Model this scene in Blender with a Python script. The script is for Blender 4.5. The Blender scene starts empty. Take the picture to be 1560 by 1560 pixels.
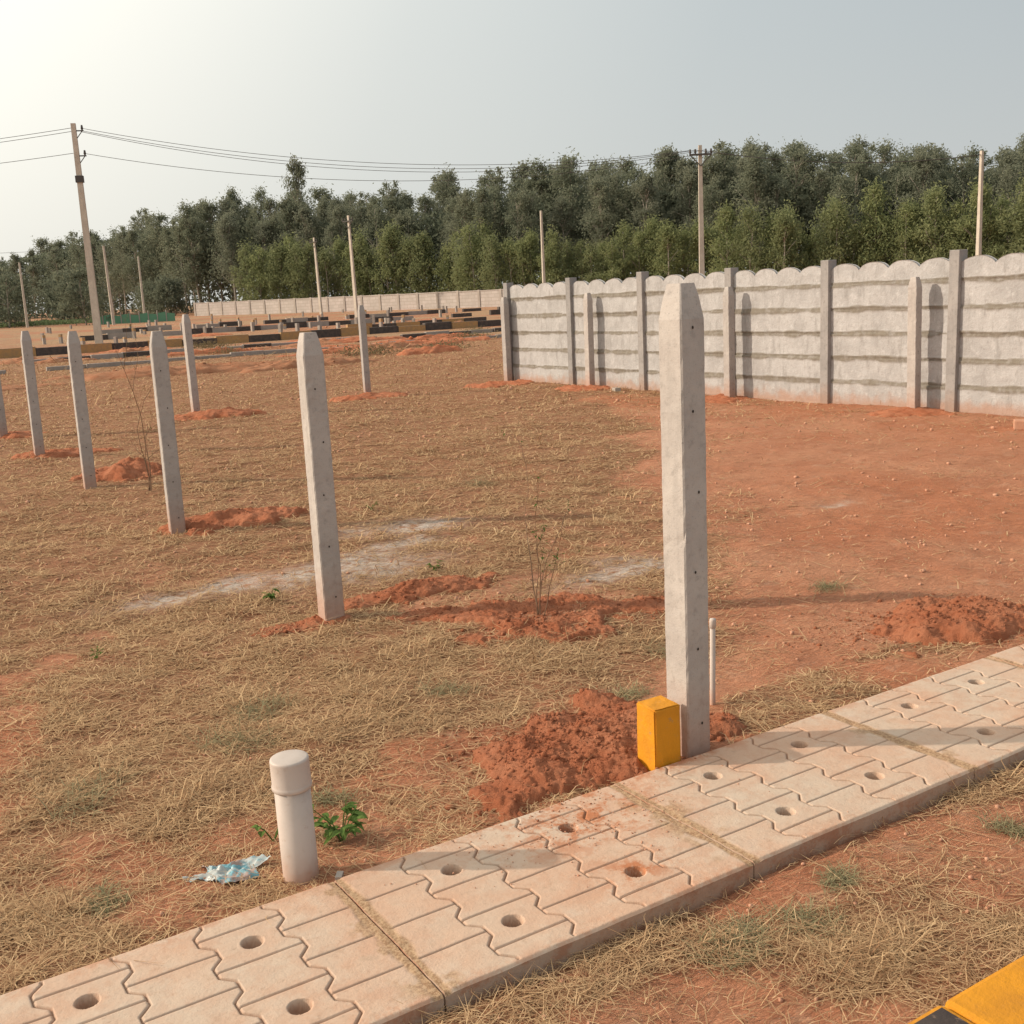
import bpy, bmesh, math, random
import numpy as np
from mathutils import Vector, Matrix
random.seed(7); R=np.random.RandomState(11)
sc=bpy.context.scene; COL=sc.collection
rad=math.radians
# ---------------------------------------------------------------- noise
def _h(ix,iy,s):
    n=(ix.astype(np.int64)*374761393+iy.astype(np.int64)*668265263+s*1442695041)&0xffffffff
    n=((n^(n>>13))*1274126177)&0xffffffff
    n=(n^(n>>16))&0xffffffff
    return n/4294967295.0
def vn(x,y,s=0):
    x=np.asarray(x,float);y=np.asarray(y,float)
    ix=np.floor(x);iy=np.floor(y);fx=x-ix;fy=y-iy
    fx=fx*fx*(3-2*fx);fy=fy*fy*(3-2*fy)
    a=_h(ix,iy,s);b=_h(ix+1,iy,s);c=_h(ix,iy+1,s);d=_h(ix+1,iy+1,s)
    return (a*(1-fx)+b*fx)*(1-fy)+(c*(1-fx)+d*fx)*fy
def fbm(x,y,s=0,o=4):
    t=0;a=.5;m=0
    for i in range(o):
        t=t+a*vn(x*2**i+17.3*i,y*2**i+5.1*i,s+i);m+=a;a*=.5
    return t/m
def ss(a,b,x):
    t=np.clip((np.asarray(x,float)-a)/(b-a),0,1);return t*t*(3-2*t)
# ---------------------------------------------------------------- mesh helpers
def mesh_np(name,V,F,mats=(),attrs=None,midx=None,smooth=False):
    V=np.asarray(V,np.float32)
    Fs=F if isinstance(F,list) else [F]
    me=bpy.data.meshes.new(name)
    me.vertices.add(len(V));me.vertices.foreach_set("co",V.ravel())
    loops=np.concatenate([np.asarray(f).ravel() for f in Fs]).astype(np.int32)
    tot=np.concatenate([np.full(len(f),np.asarray(f).shape[1]) for f in Fs]).astype(np.int32)
    st=np.concatenate([[0],np.cumsum(tot)[:-1]]).astype(np.int32)
    me.loops.add(len(loops));me.loops.foreach_set("vertex_index",loops)
    me.polygons.add(len(tot));me.polygons.foreach_set("loop_start",st);me.polygons.foreach_set("loop_total",tot)
    for m in mats: me.materials.append(m)
    if midx is not None: me.polygons.foreach_set("material_index",np.asarray(midx,np.int32))
    if smooth: me.polygons.foreach_set("use_smooth",np.ones(len(tot),bool))
    me.update(calc_edges=True);me.validate()
    if attrs:
        for k,v in attrs.items():
            a=me.attributes.new(k,'FLOAT','POINT');a.data.foreach_set("value",np.asarray(v,np.float32))
    return me
def obj(name,me,loc=(0,0,0),rot=(0,0,0),parent=None,**pr):
    o=bpy.data.objects.new(name,me);COL.objects.link(o);o.location=loc;o.rotation_euler=rot
    if parent: o.parent=parent
    for k,v in pr.items(): o[k]=v
    return o
def grid_faces(nx,ny,off=0):
    i=np.arange(nx-1)[:,None]*ny+np.arange(ny-1)[None,:]
    i=i.ravel()+off
    return np.stack([i,i+ny,i+ny+1,i+1],1)
class MB:
    def __init__(s): s.v=[];s.f=[];s.m=[];s.n=0
    def add(s,v,f,m=0):
        s.v+= [tuple(p) for p in v]; s.f+=[tuple(i+s.n for i in q) for q in f]; s.m+=[m]*len(f); s.n=len(s.v)
    def box(s,x0,x1,y0,y1,z0,z1,m=0):
        v=[(x0,y0,z0),(x1,y0,z0),(x1,y1,z0),(x0,y1,z0),(x0,y0,z1),(x1,y0,z1),(x1,y1,z1),(x0,y1,z1)]
        s.add(v,[(0,3,2,1),(4,5,6,7),(0,1,5,4),(1,2,6,5),(2,3,7,6),(3,0,4,7)],m)
    def tube(s,pts,rs,n=8,m=0,cap=True):
        P=[Vector(p) for p in pts];vs=[];L=len(P)
        for i,p in enumerate(P):
            t=(P[min(i+1,L-1)]-P[max(i-1,0)]).normalized()
            a=t.cross(Vector((0.13,.97,.21))).normalized();b=t.cross(a).normalized()
            for k in range(n):
                q=2*math.pi*k/n;vs.append(p+(a*math.cos(q)+b*math.sin(q))*rs[i])
        f=[]
        for i in range(L-1):
            for k in range(n):
                f.append((i*n+k,i*n+(k+1)%n,(i+1)*n+(k+1)%n,(i+1)*n+k))
        if cap:
            f.append(tuple(range(n))[::-1]);f.append(tuple((L-1)*n+k for k in range(n)))
        s.add(vs,f,m)
    def lathe(s,prof,n=40,m=0,c=(0,0)):
        vs=[];f=[];L=len(prof)
        for r,z in prof:
            for k in range(n):
                q=2*math.pi*k/n;vs.append((c[0]+r*math.cos(q),c[1]+r*math.sin(q),z))
        for i in range(L-1):
            for k in range(n): f.append((i*n+k,i*n+(k+1)%n,(i+1)*n+(k+1)%n,(i+1)*n+k))
        f.append(tuple((L-1)*n+k for k in range(n)));s.add(vs,f,m)
    def mesh(s,name,mats,smooth=False,bevel=0):
        me=bpy.data.meshes.new(name);me.from_pydata(s.v,[],s.f)
        for m in mats: me.materials.append(m)
        me.polygons.foreach_set("material_index",s.m)
        if smooth: me.polygons.foreach_set("use_smooth",[True]*len(s.f))
        me.update()
        if bevel:
            b=bmesh.new();b.from_mesh(me);bmesh.ops.bevel(b,geom=b.edges[:],offset=bevel,segments=2,affect='EDGES',profile=.6);b.to_mesh(me);b.free()
        return me
# ---------------------------------------------------------------- materials
class NT:
    def __init__(s,name):
        s.m=bpy.data.materials.new(name);s.m.use_nodes=True;s.t=s.m.node_tree;s.b=s.t.nodes["Principled BSDF"]
        s.b.inputs["Specular IOR Level"].default_value=.15;s.b.inputs["Roughness"].default_value=.9
        s.tc=s.t.nodes.new("ShaderNodeTexCoord")
    def n(s,ty,**k):
        q=s.t.nodes.new(ty)
        for a,v in k.items(): setattr(q,a,v)
        return q
    def l(s,a,b): s.t.links.new(a,b)
    def setv(s,inp,v):
        if isinstance(v,bpy.types.NodeSocket): s.l(v,inp)
        else: inp.default_value=v
    def noise(s,scale,detail=4,rough=.55,dist=0,coord="Object",mp=None,rot=(0,0,0)):
        q=s.n("ShaderNodeTexNoise");q.inputs["Scale"].default_value=scale;q.inputs["Detail"].default_value=detail
        q.inputs["Roughness"].default_value=rough;q.inputs["Distortion"].default_value=dist
        c=s.tc.outputs[coord]
        if mp:
            w=s.n("ShaderNodeMapping");w.inputs["Scale"].default_value=mp;w.inputs["Rotation"].default_value=rot;s.l(c,w.inputs[0]);c=w.outputs[0]
        s.l(c,q.inputs["Vector"]);return q.outputs["Fac"]
    def ramp(s,f,a,b,lo=0.,hi=1.):
        q=s.n("ShaderNodeMapRange");q.interpolation_type='SMOOTHSTEP'
        q.inputs[1].default_value=a;q.inputs[2].default_value=b;q.inputs[3].default_value=lo;q.inputs[4].default_value=hi
        s.l(f,q.inputs[0]);return q.outputs[0]
    def mix(s,f,a,b,mode='MIX'):
        q=s.n("ShaderNodeMix",data_type='RGBA',blend_type=mode)
        s.setv(q.inputs[0],f)
        for i,v in((6,a),(7,b)):
            if isinstance(v,tuple) and len(v)==3: v=v+(1,)
            s.setv(q.inputs[i],v)
        return q.outputs[2]
    def math(s,op,a,b=0):
        q=s.n("ShaderNodeMath",operation=op);s.setv(q.inputs[0],a);s.setv(q.inputs[1],b);return q.outputs[0]
    def attr(s,name): return s.n("ShaderNodeAttribute",attribute_name=name).outputs["Fac"]
    def rnd(s): return s.n("ShaderNodeObjectInfo").outputs["Random"]
    def bump(s,h,st=.3,d=.01):
        q=s.n("ShaderNodeBump");q.inputs["Strength"].default_value=st;q.inputs["Distance"].default_value=d;s.l(h,q.inputs["Height"]);s.l(q.outputs[0],s.b.inputs["Normal"])
    def col(s,c): s.setv(s.b.inputs["Base Color"],c if not(isinstance(c,tuple) and len(c)==3) else c+(1,))

def concrete(name,c1,c2,c3,sc1=3,streak=True,bump=.35,dirt=None):
    t=NT(name)
    a=t.mix(t.ramp(t.noise(sc1,5,.6),.35,.65),c1,c2)
    a=t.mix(t.ramp(t.noise(sc1*9,4,.65),.5,.72,0,.55),a,c3)
    if streak: a=t.mix(t.ramp(t.noise(5,4,.6,mp=(3,3,.35)),.5,.75,0,.5),a,c3)
    a=t.mix(t.ramp(t.noise(160,2,.6),.6,.75,0,.5),a,tuple(x*.45 for x in c3))
    if dirt:
        sp=t.n("ShaderNodeSeparateXYZ");t.l(t.tc.outputs["Object"],sp.inputs[0])
        z=t.math('ADD',sp.outputs[2],t.math('MULTIPLY',t.noise(9,3),-.25))
        a=t.mix(t.ramp(z,-.12,.18,.55,0),a,dirt)
    b=t.mix(t.rnd(),(.88,.88,.88),(1.08,1.06,1.04));a=t.mix(1.0,a,b,'MULTIPLY')
    t.col(a);t.bump(t.math('ADD',t.noise(90,4,.75),t.noise(12,3)),bump,.006);return t.m
M_post=concrete("post_concrete",(.375,.345,.325),(.44,.41,.385),(.28,.26,.245),4,dirt=(.40,.19,.11))
M_wallcol=concrete("column_concrete",(.26,.25,.245),(.33,.315,.305),(.185,.175,.17),3,dirt=(.33,.18,.11))
M_pole=concrete("pole_concrete",(.46,.41,.35),(.55,.50,.43),(.35,.31,.27),2)
M_dark=NT("nail_hole");M_dark.col((.05,.04,.035));M_dark=M_dark.m
M_steel=NT("galvanised_steel");M_steel.col((.09,.085,.08));M_steel=M_steel.m
def paint(name,c,c2,chip):
    t=NT(name);a=t.mix(t.ramp(t.noise(8,4),.4,.65),c,c2);a=t.mix(t.ramp(t.noise(35,4,.7),.6,.72,0,.8),a,chip)
    a=t.mix(t.ramp(t.noise(5,5,.7),.5,.75,0,.5),a,chip)
    t.col(a);t.b.inputs["Roughness"].default_value=.6;t.bump(t.noise(50,4,.7),.4,.008);return t.m
M_yel=paint("yellow_paint",(.60,.255,.018),(.50,.21,.02),(.36,.21,.09))
M_blk=paint("black_paint",(.045,.035,.033),(.07,.055,.05),(.22,.15,.11))
M_yelf=paint("faded_yellow_paint",(.44,.26,.11),(.36,.23,.12),(.33,.2,.12))
M_blkf=paint("faded_black_paint",(.07,.06,.055),(.10,.08,.07),(.2,.13,.09))
t=NT("pvc_plastic");a=t.mix(t.ramp(t.noise(9,4),.4,.7),(.50,.43,.385),(.44,.375,.33));a=t.mix(t.ramp(t.noise(40,4,.7),.58,.75,0,.4),a,(.36,.25,.18))
sp=t.n("ShaderNodeSeparateXYZ");t.l(t.tc.outputs["Object"],sp.inputs[0]);a=t.mix(t.ramp(t.math('ADD',sp.outputs[2],t.math('MULTIPLY',t.noise(20,3),-.1)),-.06,.06,.7,0),a,(.42,.22,.14));t.col(a)
t.b.inputs["Roughness"].default_value=.5;t.b.inputs["Specular IOR Level"].default_value=.3;M_pvc=t.m
def soilmat(name,c1,c2,c3):
    t=NT(name)
    a=t.mix(t.ramp(t.noise(7,6,.65),.35,.65),c1,c2)
    a=t.mix(t.ramp(t.noise(45,5,.7),.5,.75,0,.5),a,c3)
    t.col(a);t.bump(t.math('ADD',t.noise(90,6,.8),t.noise(240,3,.7)),.9,.018);return t.m
M_soil=soilmat("dug_soil",(.46,.155,.075),(.54,.215,.115),(.35,.11,.055))
M_soilf=soilmat("dry_bank_soil",(.42,.18,.095),(.46,.23,.13),(.34,.14,.075))
t=NT("ground_soil")
st=t.attr("straw");pale=t.attr("pale");far=t.attr("far")
s1=t.mix(t.ramp(t.noise(1.3,6,.6),.35,.65),(.48,.20,.11),(.55,.26,.15))
s1=t.mix(t.ramp(t.noise(.35,5,.6),.45,.62,0,.7),s1,(.49,.185,.092))
s1=t.mix(t.ramp(t.noise(14,6,.7),.50,.70,0,.5),s1,(.36,.13,.068))
s1=t.mix(t.ramp(t.noise(6,6,.7),.54,.70,0,.5),s1,(.58,.36,.24))
s1=t.mix(t.ramp(t.noise(60,4,.75),.56,.66,0,.5),s1,(.27,.105,.058))
s1=t.mix(t.ramp(t.noise(120,3,.7),.60,.68,0,.6),s1,(.64,.46,.34))
fib=None
for k,(rz,sd) in enumerate([(0.3,0),(1.2,0),(2.2,0),(2.8,0)]):
    f=t.ramp(t.noise(1.0,4,.75,dist=.4,mp=(16,150,1),rot=(0,0,rz)),.54,.64)
    fib=f if fib is None else t.math('MAXIMUM',fib,f)
strawc=t.mix(t.ramp(t.noise(2.1,5,.6),.35,.65),(.50,.33,.18),(.38,.22,.12))
strawc=t.mix(t.ramp(t.noise(.9,4,.6),.55,.7,0,.4),strawc,(.32,.26,.14))
dk=t.mix(t.ramp(t.noise(22,5,.7),.4,.7),(.32,.14,.075),(.41,.20,.11))
lit=t.mix(t.math('MULTIPLY',fib,.75),dk,strawc)
lit=t.mix(t.ramp(t.noise(75,4,.8),.56,.68,0,.6),lit,(.15,.07,.04))
patch=t.ramp(t.math('ADD',st,t.math('MULTIPLY',t.math('SUBTRACT',t.noise(3.5,6,.65),.5),1.5)),.25,.65)
a=t.mix(patch,s1,lit)
a=t.mix(t.math('MULTIPLY',pale,t.ramp(t.noise(13,6,.75),.32,.58)),a,(.57,.48,.41))
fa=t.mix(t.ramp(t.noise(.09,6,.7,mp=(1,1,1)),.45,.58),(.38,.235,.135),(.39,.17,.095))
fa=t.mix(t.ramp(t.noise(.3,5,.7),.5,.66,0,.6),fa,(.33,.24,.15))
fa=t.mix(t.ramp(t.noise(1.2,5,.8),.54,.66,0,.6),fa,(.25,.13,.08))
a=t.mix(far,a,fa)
t.col(a);t.bump(t.math('ADD',t.noise(50,6,.8),t.math('MULTIPLY',fib,.5)),.75,.02);M_ground=t.m
t=NT("footpath_paver")
gr=t.attr("groove");sd=t.attr("sand");du=t.attr("dust")
a=t.mix(t.ramp(t.noise(2.2,5,.6),.35,.65),(.52,.41,.32),(.53,.35,.25))
a=t.mix(t.ramp(t.noise(9,5,.7),.5,.7,0,.5),a,(.56,.46,.37))
a=t.mix(t.ramp(t.noise(30,4,.7),.54,.72,0,.5),a,(.40,.28,.20))
a=t.mix(t.ramp(t.noise(120,3,.7),.6,.72,0,.5),a,(.34,.25,.19))
a=t.mix(t.math('MULTIPLY',du,t.ramp(t.noise(16,6,.75),.44,.60)),a,(.42,.17,.085))
a=t.mix(t.math('MULTIPLY',gr,.85),a,(.26,.14,.09));a=t.mix(sd,a,t.mix(t.ramp(t.noise(110,4,.8),.4,.6),(.28,.165,.095),(.46,.31,.19)))
t.col(a);t.bump(t.math('ADD',t.noise(90,5,.75),t.noise(18,3)),.4,.006);M_path=t.m
t=NT("wall_plaster");jt=t.attr("joint")
a=t.mix(t.ramp(t.noise(2.5,5,.65),.35,.65),(.425,.415,.41),(.35,.34,.335))
a=t.mix(t.ramp(t.noise(9,5,.7,mp=(1,1,1)),.52,.68,0,.6),a,(.50,.49,.485))
a=t.mix(t.ramp(t.noise(6,5,.7,mp=(1,1.5,.4)),.50,.68,0,.7),a,(.27,.26,.25))
a=t.mix(t.ramp(t.noise(25,5,.75),.52,.7,0,.55),a,(.25,.235,.225))
a=t.mix(t.math('MULTIPLY',jt,t.ramp(t.noise(9,4,.7),.3,.55,.6,1)),a,t.mix(t.noise(14,4),(.15,.13,.105),(.23,.205,.165)))
sp=t.n("ShaderNodeSeparateXYZ");t.l(t.tc.outputs["Object"],sp.inputs[0])
a=t.mix(t.ramp(t.math('ADD',sp.outputs[2],t.math('MULTIPLY',t.noise(7,4),-.3)),-.14,.04,.7,0),a,(.36,.20,.13))
t.col(a);t.bump(t.math('ADD',t.noise(40,5,.7),t.noise(9,4)),.5,.015);M_wall=t.m
def farwallmat():
    t=NT("far_wall_block");b=t.n("ShaderNodeTexBrick");b.inputs["Scale"].default_value=1;b.inputs["Brick Width"].default_value=.9;b.inputs["Row Height"].default_value=.35;b.inputs["Mortar Size"].default_value=.02
    w=t.n("ShaderNodeMapping");w.inputs["Rotation"].default_value=(rad(90),0,0);t.l(t.tc.outputs["Object"],w.inputs[0]);t.l(w.outputs[0],b.inputs[0])
    b.inputs["Color1"].default_value=(.46,.41,.38,1);b.inputs["Color2"].default_value=(.40,.36,.33,1);b.inputs["Mortar"].default_value=(.3,.26,.22,1)
    t.col(t.mix(t.ramp(t.noise(1.2,4),.4,.7,0,.5),b.outputs[0],(.34,.30,.27)));return t.m
M_fwall=farwallmat()
M_fcol=concrete("far_pillar",(.34,.30,.265),(.40,.355,.32),(.28,.24,.21),2)
t=NT("asphalt");t.col(t.mix(t.noise(40,4),(.26,.18,.14),(.31,.22,.165)));M_road=t.m
def leafmat(name,c1,c2,c3,tr=0.):
    t=NT(name);sh=t.attr("shade")
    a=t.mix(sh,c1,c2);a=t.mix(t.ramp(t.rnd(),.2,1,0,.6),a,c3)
    out=t.t.nodes["Material Output"]
    df=t.n("ShaderNodeBsdfDiffuse");t.l(a,df.inputs[0])
    if tr:
        tl=t.n("ShaderNodeBsdfTranslucent");t.l(a,tl.inputs[0]);mx=t.n("ShaderNodeMixShader");mx.inputs[0].default_value=tr
        t.l(df.outputs[0],mx.inputs[1]);t.l(tl.outputs[0],mx.inputs[2]);t.l(mx.outputs[0],out.inputs[0])
    else: t.l(df.outputs[0],out.inputs[0])
    return t.m
M_leafT=leafmat("tall_foliage_hazed",(.165,.19,.135),(.245,.255,.18),(.21,.22,.165),.48)  # far tree leaf colours lightened and greyed to stand in for distance haze
M_leafY=leafmat("young_foliage_hazed",(.17,.205,.10),(.29,.31,.15),(.22,.24,.13),.48)  # distance haze lifted into the young tree leaf colour too
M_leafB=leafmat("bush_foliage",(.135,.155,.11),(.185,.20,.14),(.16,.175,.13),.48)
M_leafC=leafmat("crop_foliage",(.12,.19,.08),(.20,.26,.12),(.18,.21,.12),.3)
M_scrub=leafmat("dry_scrub_leaf",(.15,.11,.06),(.26,.21,.12),(.2,.18,.1),.3)
M_leafW=leafmat("weed_leaf",(.075,.13,.035),(.16,.24,.07),(.13,.18,.05),.3)
M_tuft=leafmat("tuft_blade",(.17,.165,.09),(.36,.30,.175),(.28,.25,.15),.2)
M_straw=leafmat("straw_blade",(.28,.155,.085),(.70,.50,.29),(.55,.36,.22),.15)
t=NT("bark");t.col(t.mix(t.noise(3,4),(.26,.23,.19),(.38,.34,.29)));M_bark=t.m
t=NT("twig");t.col(t.mix(t.noise(9,4),(.16,.10,.07),(.24,.15,.09)));M_twig=t.m
t=NT("clod_soil");t.col(t.mix(t.noise(12,4),(.44,.18,.10),(.54,.34,.24)));t.bump(t.noise(90,4),.5,.01);M_clod=t.m
# ---------------------------------------------------------------- camera
H=1.5;pt=math.atan(330*math.cos(.049)/1680);yw=rad(32);cr,sr=math.cos(.049),math.sin(.049)
Fw=Vector((math.sin(yw)*math.cos(pt),math.cos(yw)*math.cos(pt),-math.sin(pt)));Rt=Vector((math.cos(yw),-math.sin(yw),0));Up=Rt.cross(Fw)
cx=Rt*cr-Up*sr;cy=Rt*sr+Up*cr
cam=bpy.data.cameras.new("camera");cam.sensor_width=36;cam.lens=36*1680/1560;cam.clip_end=6000;cam.clip_start=.05
co=bpy.data.objects.new("camera",cam);COL.objects.link(co)
mw=Matrix((cx,cy,-Fw)).transposed().to_4x4();mw.translation=Vector((0,0,H));co.matrix_world=mw;sc.camera=co
# ---------------------------------------------------------------- light and sky
SUNH=rad(-55);SUNE=rad(25)
sd_=Vector((math.sin(SUNH)*math.cos(SUNE),math.cos(SUNH)*math.cos(SUNE),math.sin(SUNE)))
sl=bpy.data.lights.new("sun",'SUN');sl.energy=4.2;sl.angle=rad(1.0);sl.color=(1,.85,.68)
so=bpy.data.objects.new("sun",sl);COL.objects.link(so);so.rotation_euler=sd_.to_track_quat('Z','Y').to_euler();so.location=(-20,20,30)
w=bpy.data.worlds.new("World");sc.world=w;w.use_nodes=True;nt=w.node_tree;bg=nt.nodes["Background"]
sky=nt.nodes.new("ShaderNodeTexSky");sky.sky_type='NISHITA';sky.sun_disc=False;sky.sun_elevation=SUNE;sky.sun_rotation=SUNH;sky.dust_density=6;sky.air_density=1.2;sky.ozone_density=1
tc=nt.nodes.new("ShaderNodeTexCoord")
dp=nt.nodes.new("ShaderNodeVectorMath");dp.operation='DOT_PRODUCT';nt.links.new(tc.outputs["Generated"],dp.inputs[0]);dp.inputs[1].default_value=sd_
mr=nt.nodes.new("ShaderNodeMapRange");nt.links.new(dp.outputs["Value"],mr.inputs[0]);mr.inputs[1].default_value=-1;mr.inputs[2].default_value=1
rp=nt.nodes.new("ShaderNodeValToRGB");nt.links.new(mr.outputs[0],rp.inputs[0])
els=[(0,(.46,.50,.54)),(.32,(.44,.50,.54)),(.48,(.58,.635,.65)),(.60,(.80,.83,.80)),(.70,(1.14,1.12,1.02)),(.79,(1.4,1.35,1.2)),(1,(1.6,1.5,1.3))]
cr_=rp.color_ramp
while len(cr_.elements)<len(els): cr_.elements.new(.5)
for e,(p_,c_) in zip(cr_.elements,els): e.position=p_;e.color=c_+(1,)
sx=nt.nodes.new("ShaderNodeSeparateXYZ");nt.links.new(tc.outputs["Generated"],sx.inputs[0])
m2=nt.nodes.new("ShaderNodeMapRange");nt.links.new(sx.outputs[2],m2.inputs[0]);m2.inputs[1].default_value=0;m2.inputs[2].default_value=.28;m2.inputs[3].default_value=.6;m2.inputs[4].default_value=0
mh=nt.nodes.new("ShaderNodeMix");mh.data_type='RGBA';nt.links.new(m2.outputs[0],mh.inputs[0]);nt.links.new(rp.outputs[0],mh.inputs[6]);mh.inputs[7].default_value=(.78,.77,.72,1)
ns=nt.nodes.new("ShaderNodeMix");ns.data_type='RGBA';ns.blend_type='MULTIPLY';ns.inputs[0].default_value=1;nt.links.new(sky.outputs[0],ns.inputs[6]);ns.inputs[7].default_value=(.1,.1,.1,1)
mf=nt.nodes.new("ShaderNodeMix");mf.data_type='RGBA';mf.inputs[0].default_value=.88;nt.links.new(ns.outputs[2],mf.inputs[6]);nt.links.new(mh.outputs[2],mf.inputs[7])
nt.links.new(mf.outputs[2],bg.inputs[0]);bg.inputs[1].default_value=1
sc.view_settings.view_transform='Standard';sc.view_settings.look='None';sc.view_settings.exposure=0
# ---------------------------------------------------------------- ground
PY0,PY1=1.89,2.48
def gh(x,y):
    x=np.asarray(x,float);y=np.asarray(y,float)
    d=np.hypot(x,y)
    near=1-ss(14,40,d)
    z=(fbm(x*.7,y*.7,3,4)-.5)*.08*ss(.2,1.2,y-PY1)*(1-ss(60,100,d)*.5)
    z=z+(fbm(x*6,y*6,9,4)-.5)*.03*near
    z=z+.02*(1-ss(0,.5,y-PY1))*(y>=PY1)
    z=np.where(y<PY0,.008+(fbm(x*2,y*2,5,4)-.5)*.04+(fbm(x*12,y*12,6,3)-.5)*.016,z)
    inside=(y>PY0+.01)&(y<PY1-.02)&(x>-3.5)&(x<7.9)
    z=np.where(inside,-.06,z)
    z=np.where(y<1.07,-.06,z)
    z=z+.0095*np.maximum(0,d-65)*(d<400)+np.where(d>=400,3.18,0)
    return z
def strawd(x,y):
    n=fbm(x*.55,y*.55,21,4)-.5
    az=np.degrees(np.arctan2(x,y))
    s=1-ss(36.5,44,az+n*22)
    s=np.maximum(s,.35*ss(10,16,np.hypot(x,y)))
    d=np.hypot(x,y)
    s=s*(1-.72*ss(.49,.60,fbm(x*1.1,y*1.1,33,4))*(1-ss(5,9,d)))
    s=np.where(y<PY0,.72-.7*ss(.48,.60,fbm(x*1.5,y*1.5,41,3)),s)
    e=(y>PY1)&(y<PY1+.40)&(x>2.5)
    s=np.where(e,np.maximum(s,.65*ss(.45,.58,fbm(x*2.4,y*2.4,51,3))),s)
    return np.clip(s,0,1)
pp=[(2.55,5.75,.40,.28),(2.1,5.75,.3,.18),(1.6,5.85,.36,.18),(3.25,6.5,.38,.22),(3.5,4.65,.36,.18),(3.0,6.05,.25,.2),(5.88,5.16,.15,.06)]
def paled(x,y):
    v=np.zeros_like(np.asarray(x,float))
    wx=x+(fbm(x*3,y*3,91,3)-.5)*.5;wy=y+(fbm(x*3,y*3,95,3)-.5)*.35
    for a,b,c,d in pp:
        q=((wx-a)/c)**2+((wy-b)/d)**2
        v=np.maximum(v,np.exp(-q)*1.5)
    return np.clip(v*(.3+1.1*fbm(x*5,y*5,8,4)),0,1)
def axis(lo,hi,step,g,lim0,lim1):
    a=list(np.arange(lo,hi,step));s=step;x=a[-1]
    while x<lim1: s*=g;x+=s;a.append(x)
    s=step;x=a[0];pre=[]
    while x>lim0: s*=g;x-=s;pre.append(x)
    return np.array(pre[::-1]+a)
ax=axis(-1,6.5,.03,1.045,-2500,2500);ay=axis(1.0,7,.03,1.045,-2500,3000)
X,Y=np.meshgrid(ax,ay,indexing='ij');x=X.ravel();y=Y.ravel()
z=gh(x,y)
me=mesh_np("ground",np.stack([x,y,z],1),grid_faces(len(ax),len(ay)),[M_ground],dict(straw=strawd(x,y),pale=paled(x,y),far=ss(28,52,np.hypot(x,y))),smooth=True)
obj("ground",me,kind="structure")
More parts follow.
